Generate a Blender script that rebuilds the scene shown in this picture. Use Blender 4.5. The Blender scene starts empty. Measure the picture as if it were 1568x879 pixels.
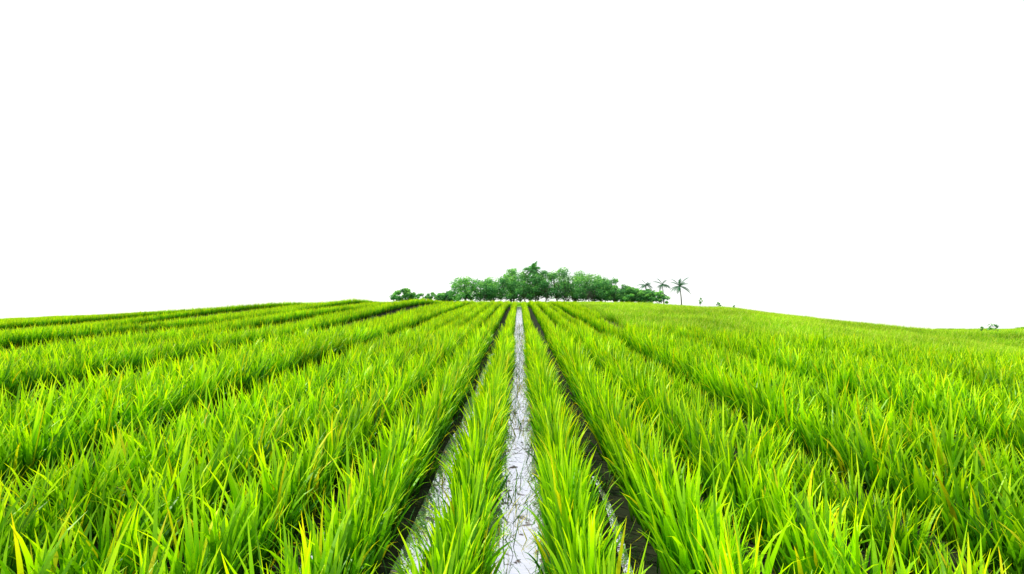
import bpy, math, random
import numpy as np
from mathutils import Vector, Matrix
random.seed(7)
scene = bpy.context.scene

# ------------------------------------------------------------------ terrain
FU = np.array([-3,-1.2,-0.95,-0.69,-0.5,-0.34,-0.17,-0.05,0.1,0.17,0.25,0.335,0.42,0.5,0.58,0.67,0.95,1.3,3])
FV = np.array([.3,.3,.38,.46,.65,.86,.985,1,1,.95,.84,.60,.36,.15,.12,.17,.2,.2,.2])
_u = np.linspace(-3,3,2401); _f = np.interp(_u,FU,FV)
_k = np.exp(-np.linspace(-2,2,41)**2); _k/=_k.sum()
_f = np.convolve(np.pad(_f,20,mode='edge'),_k,mode='valid')
TY = np.array([-60,-5,0,25,46,56,100,150,170,230,330,500,1500])
TV = np.array([-1.5,-.2,0,1.54,2.83,3.22,4.75,6.7,6.8,4.5,-3,-12,-30])
_y = np.arange(-60,1500,1.0); _t=np.interp(_y,TY,TV)
_k2=np.ones(9)/9; _t=np.convolve(np.pad(_t,4,mode='edge'),_k2,mode='valid')
STEPS=[(-3.7,.10,.7),(-6.1,.42,1.5),(-8.5,.24,1.2),(-11.5,.42,1.6),(-15.7,.42,1.7),(-22.0,.42,1.7)]
RLOW=[2.15,4.0,6.4,9.5]     # thinner, lower rows on the right
def H(x,y):
    x=np.asarray(x,float); y=np.asarray(y,float)
    T=np.interp(y,_y,_t)
    u=x/(np.maximum(y,0)+15.0)
    F=np.interp(u,_u,_f)
    h=T*np.where(T>0,F,1.0)
    for i,(s,a,dc) in enumerate(STEPS):
        d=-(x-s)
        h=h+np.where(d>0,a*np.clip(d/0.3,0,1)*np.exp(-np.maximum(d,0)/dc),0)*np.clip((70-y)/20,0,1)*(.8+.3*np.sin(y*.14+i*2.1))
    h=h+0.05*np.sin(x*.31+y*.13)*np.clip((np.abs(x)-4)/8,0,1)+0.04*np.sin(x*.7-y*.21+1)*np.clip((np.abs(x)-4)/8,0,1)
    h=h+0.7*np.exp(-((x-33)/8)**2-((y-42)/7)**2)
    return h

# ------------------------------------------------------------------ helpers
def new_mat(name):
    m=bpy.data.materials.new(name); m.use_nodes=True
    nt=m.node_tree; nt.nodes.clear()
    return m,nt
def N(nt,t,**kw):
    n=nt.nodes.new(t)
    for k,v in kw.items(): setattr(n,k,v)
    return n
def ramp(nt,stops):
    r=N(nt,'ShaderNodeValToRGB'); cr=r.color_ramp
    while len(cr.elements)<len(stops): cr.elements.new(0.5)
    for e,(p,c) in zip(cr.elements,stops):
        e.position=p; e.color=(*c,1)
    return r
def mesh_obj(name,verts,faces,mats=(),smooth=False,mi=None,link=True):
    me=bpy.data.meshes.new(name)
    me.from_pydata([tuple(v) for v in verts],[],[tuple(f) for f in faces])
    for m in mats: me.materials.append(m)
    if mi is not None: me.polygons.foreach_set('material_index',np.array(mi,dtype=np.int32))
    if smooth: me.polygons.foreach_set('use_smooth',np.ones(len(faces),dtype=bool))
    me.update()
    ob=bpy.data.objects.new(name,me)
    if link: scene.collection.objects.link(ob)
    return ob

# ------------------------------------------------------------------ materials
def leaf_material(name,lo,mid,tip,dry,trans=0.4,rough=0.4,vlo=.40,vhi=1.42,gloss=.015,nlo=.85,nhi=1.15,ns=.35,midp=.5):
    m,nt=new_mat(name); L=nt.links.new
    at=N(nt,'ShaderNodeAttribute',attribute_name='leafcol')
    sep=N(nt,'ShaderNodeSeparateColor'); L(at.outputs['Color'],sep.inputs[0])
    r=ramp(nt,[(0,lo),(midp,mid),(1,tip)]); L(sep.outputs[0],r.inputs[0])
    oi=N(nt,'ShaderNodeObjectInfo')
    hsv=N(nt,'ShaderNodeHueSaturation')
    mr=N(nt,'ShaderNodeMapRange'); L(sep.outputs[1],mr.inputs[0]); mr.inputs[3].default_value=0.518; mr.inputs[4].default_value=0.478
    L(mr.outputs[0],hsv.inputs['Hue'])
    mv=N(nt,'ShaderNodeMapRange'); L(oi.outputs['Random'],mv.inputs[0]); mv.inputs[3].default_value=0.92; mv.inputs[4].default_value=1.08
    mb=N(nt,'ShaderNodeMapRange'); L(sep.outputs[1],mb.inputs[0]); mb.inputs[3].default_value=vlo; mb.inputs[4].default_value=vhi
    mm=N(nt,'ShaderNodeMath',operation='MULTIPLY'); L(mv.outputs[0],mm.inputs[0]); L(mb.outputs[0],mm.inputs[1])
    L(mm.outputs[0],hsv.inputs['Value']); L(r.outputs[0],hsv.inputs['Color'])
    mx=N(nt,'ShaderNodeMix',data_type='RGBA'); L(sep.outputs[2],mx.inputs[0]); L(hsv.outputs[0],mx.inputs[6]); mx.inputs[7].default_value=(*dry,1)
    geo=N(nt,'ShaderNodeNewGeometry')
    no=N(nt,'ShaderNodeTexNoise'); no.inputs['Scale'].default_value=ns; no.inputs['Detail'].default_value=3
    L(geo.outputs['Position'],no.inputs['Vector'])
    mn=N(nt,'ShaderNodeMapRange'); L(no.outputs[0],mn.inputs[0]); mn.inputs[1].default_value=.35; mn.inputs[2].default_value=.65; mn.inputs[3].default_value=nlo; mn.inputs[4].default_value=nhi
    h2=N(nt,'ShaderNodeHueSaturation'); L(mn.outputs[0],h2.inputs['Value']); L(mx.outputs[2],h2.inputs['Color'])
    d=N(nt,'ShaderNodeBsdfDiffuse'); t=N(nt,'ShaderNodeBsdfTranslucent'); g=N(nt,'ShaderNodeBsdfGlossy')
    g.inputs['Roughness'].default_value=rough
    L(h2.outputs[0],d.inputs[0]); L(h2.outputs[0],t.inputs[0])
    a=N(nt,'ShaderNodeMixShader'); a.inputs[0].default_value=trans; L(d.outputs[0],a.inputs[1]); L(t.outputs[0],a.inputs[2])
    b=N(nt,'ShaderNodeMixShader'); b.inputs[0].default_value=gloss; L(a.outputs[0],b.inputs[1]); L(g.outputs[0],b.inputs[2])
    o=N(nt,'ShaderNodeOutputMaterial'); L(b.outputs[0],o.inputs[0])
    return m
rice_mat=leaf_material('rice_leaf',(0.002,0.022,0.0005),(0.11,0.43,0.001),(0.50,0.90,0.001),(0.97,0.78,0.005),midp=.45)  # leaf greens; near-black base and lime tip also paint in row shade and sunlight
young_mat=leaf_material('young_rice_leaf',(0.05,0.18,0.001),(0.24,0.57,0.002),(0.54,0.86,0.006),(0.95,0.85,0.14),vlo=.7,vhi=1.25,nlo=.75,nhi=1.2,ns=.22)
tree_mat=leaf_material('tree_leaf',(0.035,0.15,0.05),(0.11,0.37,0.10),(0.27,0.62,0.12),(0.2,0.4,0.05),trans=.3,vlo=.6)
palm_mat=leaf_material('palm_leaf',(0.03,0.12,0.06),(0.06,0.19,0.09),(0.09,0.26,0.1),(0.2,0.25,0.06),trans=.25)
bark_mat,nt=new_mat('bark'); L=nt.links.new
no=N(nt,'ShaderNodeTexNoise'); no.inputs['Scale'].default_value=3
r=ramp(nt,[(0.3,(0.07,0.08,0.065)),(0.7,(0.16,0.15,0.12))]); L(no.outputs[0],r.inputs[0])
p=N(nt,'ShaderNodeBsdfPrincipled'); p.inputs['Roughness'].default_value=.9; L(r.outputs[0],p.inputs['Base Color'])
o=N(nt,'ShaderNodeOutputMaterial'); L(p.outputs[0],o.inputs[0])

gmat,nt=new_mat('field_ground'); L=nt.links.new
geo=N(nt,'ShaderNodeNewGeometry'); sx=N(nt,'ShaderNodeSeparateXYZ'); L(geo.outputs['Position'],sx.inputs[0])
n1=N(nt,'ShaderNodeTexNoise'); n1.inputs['Scale'].default_value=6; n1.inputs['Detail'].default_value=6; L(geo.outputs['Position'],n1.inputs['Vector'])
mud=ramp(nt,[(0.3,(0.005,0.014,0.003)),(0.7,(0.026,0.030,0.012))]); L(n1.outputs[0],mud.inputs[0])
n2=N(nt,'ShaderNodeTexNoise'); n2.inputs['Scale'].default_value=0.6; n2.inputs['Detail'].default_value=8; L(geo.outputs['Position'],n2.inputs['Vector'])
gr=ramp(nt,[(0.3,(0.06,0.22,0.003)),(0.7,(0.17,0.42,0.005))]); L(n2.outputs[0],gr.inputs[0])
my=N(nt,'ShaderNodeMapRange'); L(sx.outputs[1],my.inputs[0]); my.inputs[1].default_value=54; my.inputs[2].default_value=60
mix=N(nt,'ShaderNodeMix',data_type='RGBA'); L(my.outputs[0],mix.inputs[0]); L(mud.outputs[0],mix.inputs[6]); L(gr.outputs[0],mix.inputs[7])
p=N(nt,'ShaderNodeBsdfPrincipled'); p.inputs['Roughness'].default_value=.95; p.inputs['Specular IOR Level'].default_value=.1; L(mix.outputs[2],p.inputs['Base Color'])
bp=N(nt,'ShaderNodeBump'); bp.inputs['Strength'].default_value=.6; bp.inputs['Distance'].default_value=.05; L(n1.outputs[0],bp.inputs['Height']); L(bp.outputs[0],p.inputs['Normal'])
o=N(nt,'ShaderNodeOutputMaterial'); L(p.outputs[0],o.inputs[0])

wmat,nt=new_mat('paddy_water'); L=nt.links.new
geo=N(nt,'ShaderNodeNewGeometry')
n1=N(nt,'ShaderNodeTexNoise'); n1.inputs['Scale'].default_value=11; n1.inputs['Detail'].default_value=8; n1.inputs['Roughness'].default_value=.62; n1.inputs['Distortion'].default_value=.8; L(geo.outputs['Position'],n1.inputs['Vector'])
mk=ramp(nt,[(0.55,(0,0,0)),(0.64,(1,1,1))]); L(n1.outputs[0],mk.inputs[0])
n3=N(nt,'ShaderNodeTexNoise'); n3.inputs['Scale'].default_value=10; L(geo.outputs['Position'],n3.inputs['Vector'])
bp=N(nt,'ShaderNodeBump'); bp.inputs['Strength'].default_value=.10; bp.inputs['Distance'].default_value=.02; L(n3.outputs[0],bp.inputs['Height'])
g=N(nt,'ShaderNodeBsdfGlossy'); g.inputs['Roughness'].default_value=.02; g.inputs[0].default_value=(.96,.96,1,1); L(bp.outputs[0],g.inputs['Normal'])
d=N(nt,'ShaderNodeBsdfDiffuse'); d.inputs[0].default_value=(.36,.33,.36,1)
m1=N(nt,'ShaderNodeMixShader'); m1.inputs[0].default_value=.78; L(d.outputs[0],m1.inputs[1]); L(g.outputs[0],m1.inputs[2])
d2=N(nt,'ShaderNodeBsdfDiffuse'); d2.inputs[0].default_value=(.14,.11,.105,1)
m2=N(nt,'ShaderNodeMixShader'); L(mk.outputs[0],m2.inputs[0]); L(m1.outputs[0],m2.inputs[1]); L(d2.outputs[0],m2.inputs[2])
o=N(nt,'ShaderNodeOutputMaterial'); L(m2.outputs[0],o.inputs[0])

# ------------------------------------------------------------------ ground sheet
xs=np.unique(np.concatenate([np.arange(-30,30,0.3),np.arange(-80,80,1.5),np.arange(-300,300,10),np.arange(-1200,1201,60)]).round(3))
ys=np.unique(np.concatenate([np.arange(-10,70,1.0),np.arange(-60,260,4),np.arange(260,1301,30)]).round(3))
X,Y=np.meshgrid(xs,ys); Z=H(X,Y)-0.012
nx,ny=len(xs),len(ys)
V=np.stack([X.ravel(),Y.ravel(),Z.ravel()],1)
I=np.arange(nx*ny).reshape(ny,nx)
Fc=np.stack([I[:-1,:-1].ravel(),I[:-1,1:].ravel(),I[1:,1:].ravel(),I[1:,:-1].ravel()],1)
mesh_obj('field_ground',V.tolist(),Fc.tolist(),[gmat],smooth=True)

wv=[];wf=[]
for cx,w,y1 in [(0,.38,56),(-.62,.22,16),(.62,.09,6),(-1.22,.14,5),(1.22,.12,4.5)]:
    yy=np.arange(-1,y1,.25)
    for j,y in enumerate(yy):
        ww=w*(1+.15*math.sin(y*3+cx))*(1 if cx==0 else (1-.6*y/y1))
        b=len(wv)
        for sxx in (-.5,.5):
            x=cx+sxx*ww+.02*math.sin(y*2.2+cx*5)
            wv.append((x,y,float(H(x,y))+.004))
        if j: wf.append((b-2,b-1,b+1,b))
mesh_obj('paddy_water',wv,wf,[wmat],smooth=True)

# ------------------------------------------------------------------ rice: tiles of row
def blades(out,cx,cy,n,length,lean,curve,width,spread,segs=5,dry=.06,sx=1.0,hs=1.0,peak=0.,wide=1.,ref=.5):
    vs,fs,cs=out
    for i in range(n):
        az=random.uniform(0,2*math.pi); r=spread*math.sqrt(random.random())
        bx=cx+r*math.cos(az+random.uniform(-.8,.8))*wide; by=cy+r*math.sin(az+random.uniform(-.8,.8))
        lat=min(1,abs(bx)/(spread*wide+.02))
        l=random.uniform(*length)*hs*(1-peak*lat**1.3); th=random.uniform(*lean)*(1+peak*lat); cu=random.uniform(*curve)
        w=random.uniform(*width); tw=random.uniform(-1.2,1.2)+az+math.pi/2
        d=random.random(); isdry= random.random()<dry
        p=np.array([bx,by,-.04]); b0=len(vs)
        ca,sa=math.cos(az)*sx,math.sin(az)
        for s in range(segs+1):
            t=s/segs
            a=th+cu*t*t
            if s: p=p+np.array([math.sin(a)*ca,math.sin(a)*sa,math.cos(a)])*l/segs
            wt=w*(.45+.55*min(1,t*3))*(1-t**2.6)*.5+.0006
            tww=tw+.6*t
            sd=np.array([math.cos(tww),math.sin(tww),0])*wt
            vs.append(p-sd); vs.append(p+sd)
            dr=(.7 if isdry else 0)*(.3+.7*t)+ (.45*max(0,t-.75)*4*(d>.7))
            tc=min(t, (p[2]+.04)/ref)     # deep green leaf base, plus shade low in the stand put into the colour
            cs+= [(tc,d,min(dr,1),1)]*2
            if s: q=b0+2*s; fs.append((q-2,q-1,q+1,q))
protos=bpy.data.collections.new('rice_plant_tiles')
cnt=[0]
def proto(data,mat):
    vs,fs,cs=data
    ob=mesh_obj('tile_%02d'%cnt[0],vs,fs,[mat],link=False)
    ca=ob.data.color_attributes.new('leafcol','FLOAT_COLOR','POINT')
    ca.data.foreach_set('color',np.array(cs,dtype=np.float32).ravel())
    protos.objects.link(ob); cnt[0]+=1; return cnt[0]-1
NEAR=[];FAR=[];STEM=[];YOUNG=[]
for i in range(10):
    o3=([],[],[])
    y=-.5
    while y<.5:
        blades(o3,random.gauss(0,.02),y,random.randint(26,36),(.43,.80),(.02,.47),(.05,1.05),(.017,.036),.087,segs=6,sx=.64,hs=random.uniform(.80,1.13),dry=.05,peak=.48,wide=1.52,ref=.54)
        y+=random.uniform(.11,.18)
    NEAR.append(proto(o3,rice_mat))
for i in range(6):
    o3=([],[],[])
    y=-1
    while y<1:
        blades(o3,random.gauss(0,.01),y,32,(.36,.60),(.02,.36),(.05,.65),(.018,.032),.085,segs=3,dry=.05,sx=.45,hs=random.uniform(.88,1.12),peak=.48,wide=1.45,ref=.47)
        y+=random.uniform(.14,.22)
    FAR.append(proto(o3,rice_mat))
for i in range(3):
    o3=([],[],[]); blades(o3,0,0,7,(.10,.34),(.2,1.3),(-.3,1.0),(.004,.010),.06,segs=4,dry=.3); STEM.append(proto(o3,rice_mat))
for i in range(4):
    o3=([],[],[])
    for _ in range(62):
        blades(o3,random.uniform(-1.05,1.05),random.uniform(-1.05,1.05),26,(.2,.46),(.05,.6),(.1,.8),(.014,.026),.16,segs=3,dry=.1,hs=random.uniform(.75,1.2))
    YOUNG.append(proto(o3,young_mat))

pts=[];rot=[];scl=[];idx=[]
def add(x,y,s,i,rz,tx=0,ty=0,z=-.01):
    e=.4
    gy=float(H(x,y+e)-H(x,y-e))/(2*e); gx=float(H(x+e,y)-H(x-e,y))/(2*e) if ty is None else 0.
    R=Matrix.Rotation(math.atan(gy)+tx,3,'X')@Matrix.Rotation(-math.atan(gx),3,'Y')@Matrix.Rotation(rz,3,'Z')
    pts.append((x,y,float(H(x,y))+z)); rot.append(tuple(R.to_euler('XYZ'))); scl.append(s); idx.append(i)
def meadow(x,y):
    return y>19+2*math.sin(x*.4) and x>3.0+(y-19)*.036
for k in range(-80,60):
    x0=.32+.61*k if k>=0 else -.32+.61*(k+1)
    low=any(abs(x0-(s+.25))<.31 for s,_a,_d in STEPS)
    rlow=any(abs(x0-r_)<.305 for r_ in RLOW)
    y=-.5+random.uniform(-.2,.2)
    while y<60:
        near=y<17
        st=1.0 if near else 2.0
        y+=st*.5
        vis=abs(x0)<.82*max(y,0)+4 and not meadow(x0,y)
        if vis and not (low and random.random()<.12):
            s=random.uniform(.94,1.08)*(.90 if abs(x0)<.5 else 1)*(.85 if x0<-6 else 1)
            if low: s*=random.uniform(.42,.6) if x0<-5 else random.uniform(.62,.76)
            if rlow: s*=random.uniform(.62,.76)
            add(x0+random.gauss(0,.012),y,s,random.choice(NEAR if near else FAR),random.choice([0,math.pi])+random.gauss(0,.012))
        y+=st*.5
y=17
while y<62:
    x=3.2
    while x<.82*y+6:
        if meadow(x-.4,y) : add(x+random.uniform(-.1,.1),y,random.uniform(.95,1.1),random.choice(YOUNG),random.choice([0,1,2,3])*math.pi/2+random.uniform(-.15,.15),ty=None)
        x+=1.9
    y+=1.9
for _ in range(500):
    yy=random.uniform(62,165); xx=random.uniform(-.85,.85)*yy
    add(xx,yy,random.uniform(.9,1.4),random.choice(YOUNG),random.uniform(0,6.28),ty=None)
for _ in range(500):
    yy=random.uniform(62,110); xx=random.uniform(.3,.85)*yy
    add(xx,yy,random.uniform(.9,1.5),random.choice(YOUNG),random.uniform(0,6.28),ty=None)
for cx,y1,n in [(0,25,230),(-.62,16,110),(.62,12,70),(-1.22,6,30),(1.22,6,30)]:
    for _ in range(n):
        yy=1.5+(y1)*random.random()**1.5
        add(cx+random.uniform(-.15,.15),yy,random.uniform(.5,1.2),random.choice(STEM),random.uniform(0,6.28))
P=np.array(pts)
me=bpy.data.meshes.new('rice_plants'); me.from_pydata(P.tolist(),[],[])
a=me.attributes.new('rot','FLOAT_VECTOR','POINT'); a.data.foreach_set('vector',np.array(rot,dtype=np.float32).ravel())
a=me.attributes.new('scl','FLOAT','POINT'); a.data.foreach_set('value',np.array(scl,dtype=np.float32))
a=me.attributes.new('idx','INT','POINT'); a.data.foreach_set('value',np.array(idx,dtype=np.int32))
rice=bpy.data.objects.new('rice_plants',me); scene.collection.objects.link(rice)
ng=bpy.data.node_groups.new('scatter_rice','GeometryNodeTree')
ng.interface.new_socket('Geometry',in_out='INPUT',socket_type='NodeSocketGeometry')
ng.interface.new_socket('Geometry',in_out='OUTPUT',socket_type='NodeSocketGeometry')
gi=ng.nodes.new('NodeGroupInput'); go=ng.nodes.new('NodeGroupOutput')
ci=ng.nodes.new('GeometryNodeCollectionInfo'); ci.inputs['Collection'].default_value=protos
ci.inputs['Separate Children'].default_value=True; ci.inputs['Reset Children'].default_value=True
ip=ng.nodes.new('GeometryNodeInstanceOnPoints'); ip.inputs['Pick Instance'].default_value=True
def na(nm,t):
    n=ng.nodes.new('GeometryNodeInputNamedAttribute'); n.data_type=t; n.inputs['Name'].default_value=nm; return n.outputs[0]
ng.links.new(gi.outputs[0],ip.inputs['Points']); ng.links.new(ci.outputs[0],ip.inputs['Instance'])
ng.links.new(na('idx','INT'),ip.inputs['Instance Index'])
ng.links.new(na('rot','FLOAT_VECTOR'),ip.inputs['Rotation'])
ng.links.new(na('scl','FLOAT'),ip.inputs['Scale'])
ng.links.new(ip.outputs[0],go.inputs[0])
md=rice.modifiers.new('scatter','NODES'); md.node_group=ng
print('instances',len(pts))

# ------------------------------------------------------------------ trees
def tube(vs,fs,cs,mi,pth,rad,seg=6):
    b0=len(vs)
    for j,(p,r) in enumerate(zip(pth,rad)):
        for s in range(seg):
            a=2*math.pi*s/seg
            vs.append((p[0]+r*math.cos(a),p[1]+r*math.sin(a),p[2])); cs.append((0,0,0,1))
    for j in range(len(pth)-1):
        for s in range(seg):
            a=b0+j*seg+s; b=b0+j*seg+(s+1)%seg
            fs.append((a,b,b+seg,a+seg)); mi.append(0)
def finish(name,vs,fs,cs,mi,lm,x,y):
    ob=mesh_obj(name,vs,fs,[bark_mat,lm],mi=mi)
    ca=ob.data.color_attributes.new('leafcol','FLOAT_COLOR','POINT')
    ca.data.foreach_set('color',np.array(cs,dtype=np.float32).ravel())
    ob.location=(x,y,float(H(x,y))-.05)
    return ob
def leafquad(vs,fs,cs,mi,c,sz,t,d,dr=0):
    n=Vector((random.gauss(0,1),random.gauss(0,1),random.gauss(0,1)+.6)).normalized()
    a=n.orthogonal().normalized(); b=n.cross(a)
    w=sz*random.uniform(.4,.6); l=sz*random.uniform(.6,1)
    b0=len(vs); c=Vector(c)
    for p in (c-a*l*.5,c-b*w*.5,c+a*l*.5,c+b*w*.5): vs.append(tuple(p)); cs.append((t,d,dr,1))
    fs.append((b0,b0+1,b0+2,b0+3)); mi.append(1)
def broad_tree(name,x,y,h,w,nclump=22,lpc=110,trunk=.32,lightness=0.,ls=1.):
    vs=[];fs=[];cs=[];mi=[]
    th=h*trunk
    tops=[]
    for s in range(random.choice([1,2,2,3])):
        ox=random.uniform(-.12,.12)*w
        pth=[(ox*.3,0,0),(ox*.7,0,th*.5),(ox,0,th),(ox*1.5,0,h*.7)]
        r=h*.02; tube(vs,fs,cs,mi,pth,[r*1.3,r,r*.8,r*.3]); tops.append(pth[2])
    R=min(w,h)
    for c in range(nclump):
        a=random.uniform(0,2*math.pi); q=random.random()**.5
        zz=(c+random.random())/nclump
        cr=random.uniform(.12,.20)*R
        cz=th+cr*.5+zz*(h-th-cr*1.2)
        rr=(w*.5-cr*.8)*math.sqrt(max(0.05,1-(max(zz-.3,0)/.78)**2))*q
        cx,cy=rr*math.cos(a),rr*math.sin(a)
        t0=random.choice(tops)
        mid=((t0[0]+cx)*.5,(t0[1]+cy)*.5,(t0[2]+cz)*.5+.1)
        tube(vs,fs,cs,mi,[t0,mid,(cx,cy,cz)],[h*.01,h*.007,h*.003],4)
        tone=random.uniform(-.2,.42)+lightness
        for _ in range(lpc):
            v=np.array([random.gauss(0,1) for _ in range(3)]); v/=np.linalg.norm(v)+1e-6
            rad=random.random()**.4
            px,py,pz=cx+v[0]*cr*rad*1.15,cy+v[1]*cr*rad*1.15,cz+v[2]*cr*rad*.85
            if pz<th*.5: continue
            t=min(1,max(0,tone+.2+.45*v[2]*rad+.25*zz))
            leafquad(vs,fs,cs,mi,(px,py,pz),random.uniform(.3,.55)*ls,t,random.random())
    return finish(name,vs,fs,cs,mi,tree_mat,x,y)
def palm_tree(name,x,y,h,fr,nf=15,fat=1.):
    vs=[];fs=[];cs=[];mi=[]
    bx=random.uniform(-.1,.1)*h
    pth=[(bx*(t**2),0,h*t) for t in np.linspace(0,1,8)]
    tube(vs,fs,cs,mi,pth,[.15-.07*t for t in np.linspace(0,1,8)],7)
    top=np.array(pth[-1])
    for i in range(nf):
        az=2*math.pi*i/nf+random.uniform(-.25,.25); el=random.choice([1.1,.7,.35,.0,-.3])+random.uniform(-.2,.2)
        l=fr*random.uniform(.75,1.15); p=top.copy()
        S=10
        for s in range(S):
            e=el-1.0*(s/S)**1.3
            dv=np.array([math.cos(e)*math.cos(az),math.cos(e)*math.sin(az),math.sin(e)])*l/S
            q=p+dv
            side=np.array([-math.sin(az),math.cos(az),0])
            b0=len(vs)
            for pp in (p-side*.03,p+side*.03,q+side*.03,q-side*.03): vs.append(tuple(pp)); cs.append((.3,.5,0,1))
            fs.append((b0,b0+1,b0+2,b0+3)); mi.append(1)
            ll=(l*.24*math.sin(math.pi*min(1,(s+1.5)/(S+1)))+.06)*fat
            for sg in (-1,1):
                for kk in (0,.5):
                    o=p+dv*kk; tip=o+side*sg*ll*.75+dv*1.2+np.array([0,0,-ll*.5])
                    b0=len(vs)
                    for pp in (o-dv*.25*fat,o+dv*.25*fat,tip): vs.append(tuple(pp)); cs.append((random.random(),random.random(),0,1))
                    fs.append((b0,b0+1,b0+2)); mi.append(1)
            p=q
    return finish(name,vs,fs,cs,mi,tree_mat if fat>1 else palm_mat,x,y)

def wx(px,d): return (px-795)*d/1045
broad=[ # azimuth, top, width, dist, lightness
 (617,441,40,150,.15),(645,449,34,156,0),(668,447,40,158,0),(690,445,42,160,.05),
 (712,422,50,150,.25),(738,425,58,152,.0),(762,421,60,156,.05),(785,409,32,162,.35),(808,414,58,154,.05),
 (832,413,60,150,0),(858,408,70,154,.15),(884,414,68,158,0),(906,417,64,150,.15),(926,423,58,154,.0),
 (946,435,58,150,.05),(968,440,56,148,.1),(990,442,56,150,.0),(820,420,68,162,-.05),(875,428,74,163,0),
 (750,430,66,164,-.05),(1003,448,44,146,.15),(912,430,66,163,0),(958,439,62,160,0),(980,444,58,158,-.05),(790,427,62,166,0)]
for (px,ty,wp,d,li) in broad:
    x=wx(px,d); zt=1.6+(500-ty)/1045*d; h=zt-float(H(x,d)); w=wp*d/1045*1.12
    small=h<3.2
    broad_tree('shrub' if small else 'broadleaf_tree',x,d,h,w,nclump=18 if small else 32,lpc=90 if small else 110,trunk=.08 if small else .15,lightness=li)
for (px,ty,d,fr,nf,fat) in [(820,406,152,2.4,26,1.7),(989,430,152,2.1,15,1),(1016,429,150,2.2,15,1),(1043,432,142,2.8,15,1)]:
    x=wx(px,d); zt=1.6+(500-ty-6)/1045*d; h=zt-float(H(x,d))
    palm_tree('palm_tree',x,d,h,fr,nf,fat)
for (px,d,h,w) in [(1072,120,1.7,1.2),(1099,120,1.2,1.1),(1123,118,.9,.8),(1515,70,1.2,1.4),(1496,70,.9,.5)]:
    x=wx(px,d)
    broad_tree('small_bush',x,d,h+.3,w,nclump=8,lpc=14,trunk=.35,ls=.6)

# ------------------------------------------------------------------ world, sun, camera
w=bpy.data.worlds.new('World'); scene.world=w; w.use_nodes=True
nt=w.node_tree; nt.nodes.clear(); L=nt.links.new
sky=N(nt,'ShaderNodeTexSky'); sky.sky_type='NISHITA'; sky.sun_disc=False
el=math.radians(48); saz=math.radians(-65)
sky.sun_elevation=el; sky.sun_rotation=saz
b1=N(nt,'ShaderNodeBackground'); b1.inputs[1].default_value=.05; L(sky.outputs[0],b1.inputs[0])
b2=N(nt,'ShaderNodeBackground'); b2.inputs[0].default_value=(1,1,1,1); b2.inputs[1].default_value=0.97  # white high haze
ad=N(nt,'ShaderNodeAddShader'); L(b1.outputs[0],ad.inputs[0]); L(b2.outputs[0],ad.inputs[1])
o=N(nt,'ShaderNodeOutputWorld'); L(ad.outputs[0],o.inputs[0])
sd=bpy.data.lights.new('sun','SUN'); sd.energy=5.0; sd.angle=math.radians(.5); sd.color=(1,.96,.88)
so=bpy.data.objects.new('sun',sd); scene.collection.objects.link(so)
dirv=Vector((math.sin(saz)*math.cos(el),math.cos(saz)*math.cos(el),math.sin(el)))
so.rotation_euler=dirv.to_track_quat('Z','Y').to_euler(); so.location=(-20,20,40)
cd=bpy.data.cameras.new('camera'); cd.lens=24; cd.sensor_width=36; cd.clip_end=4000; cd.clip_start=.05
co=bpy.data.objects.new('camera',cd); scene.collection.objects.link(co)
co.location=(0,0,1.6); co.rotation_euler=(math.radians(90+3.31),0,math.radians(.6))
scene.camera=co
scene.view_settings.view_transform='Standard'; scene.view_settings.look='None'; scene.view_settings.exposure=0
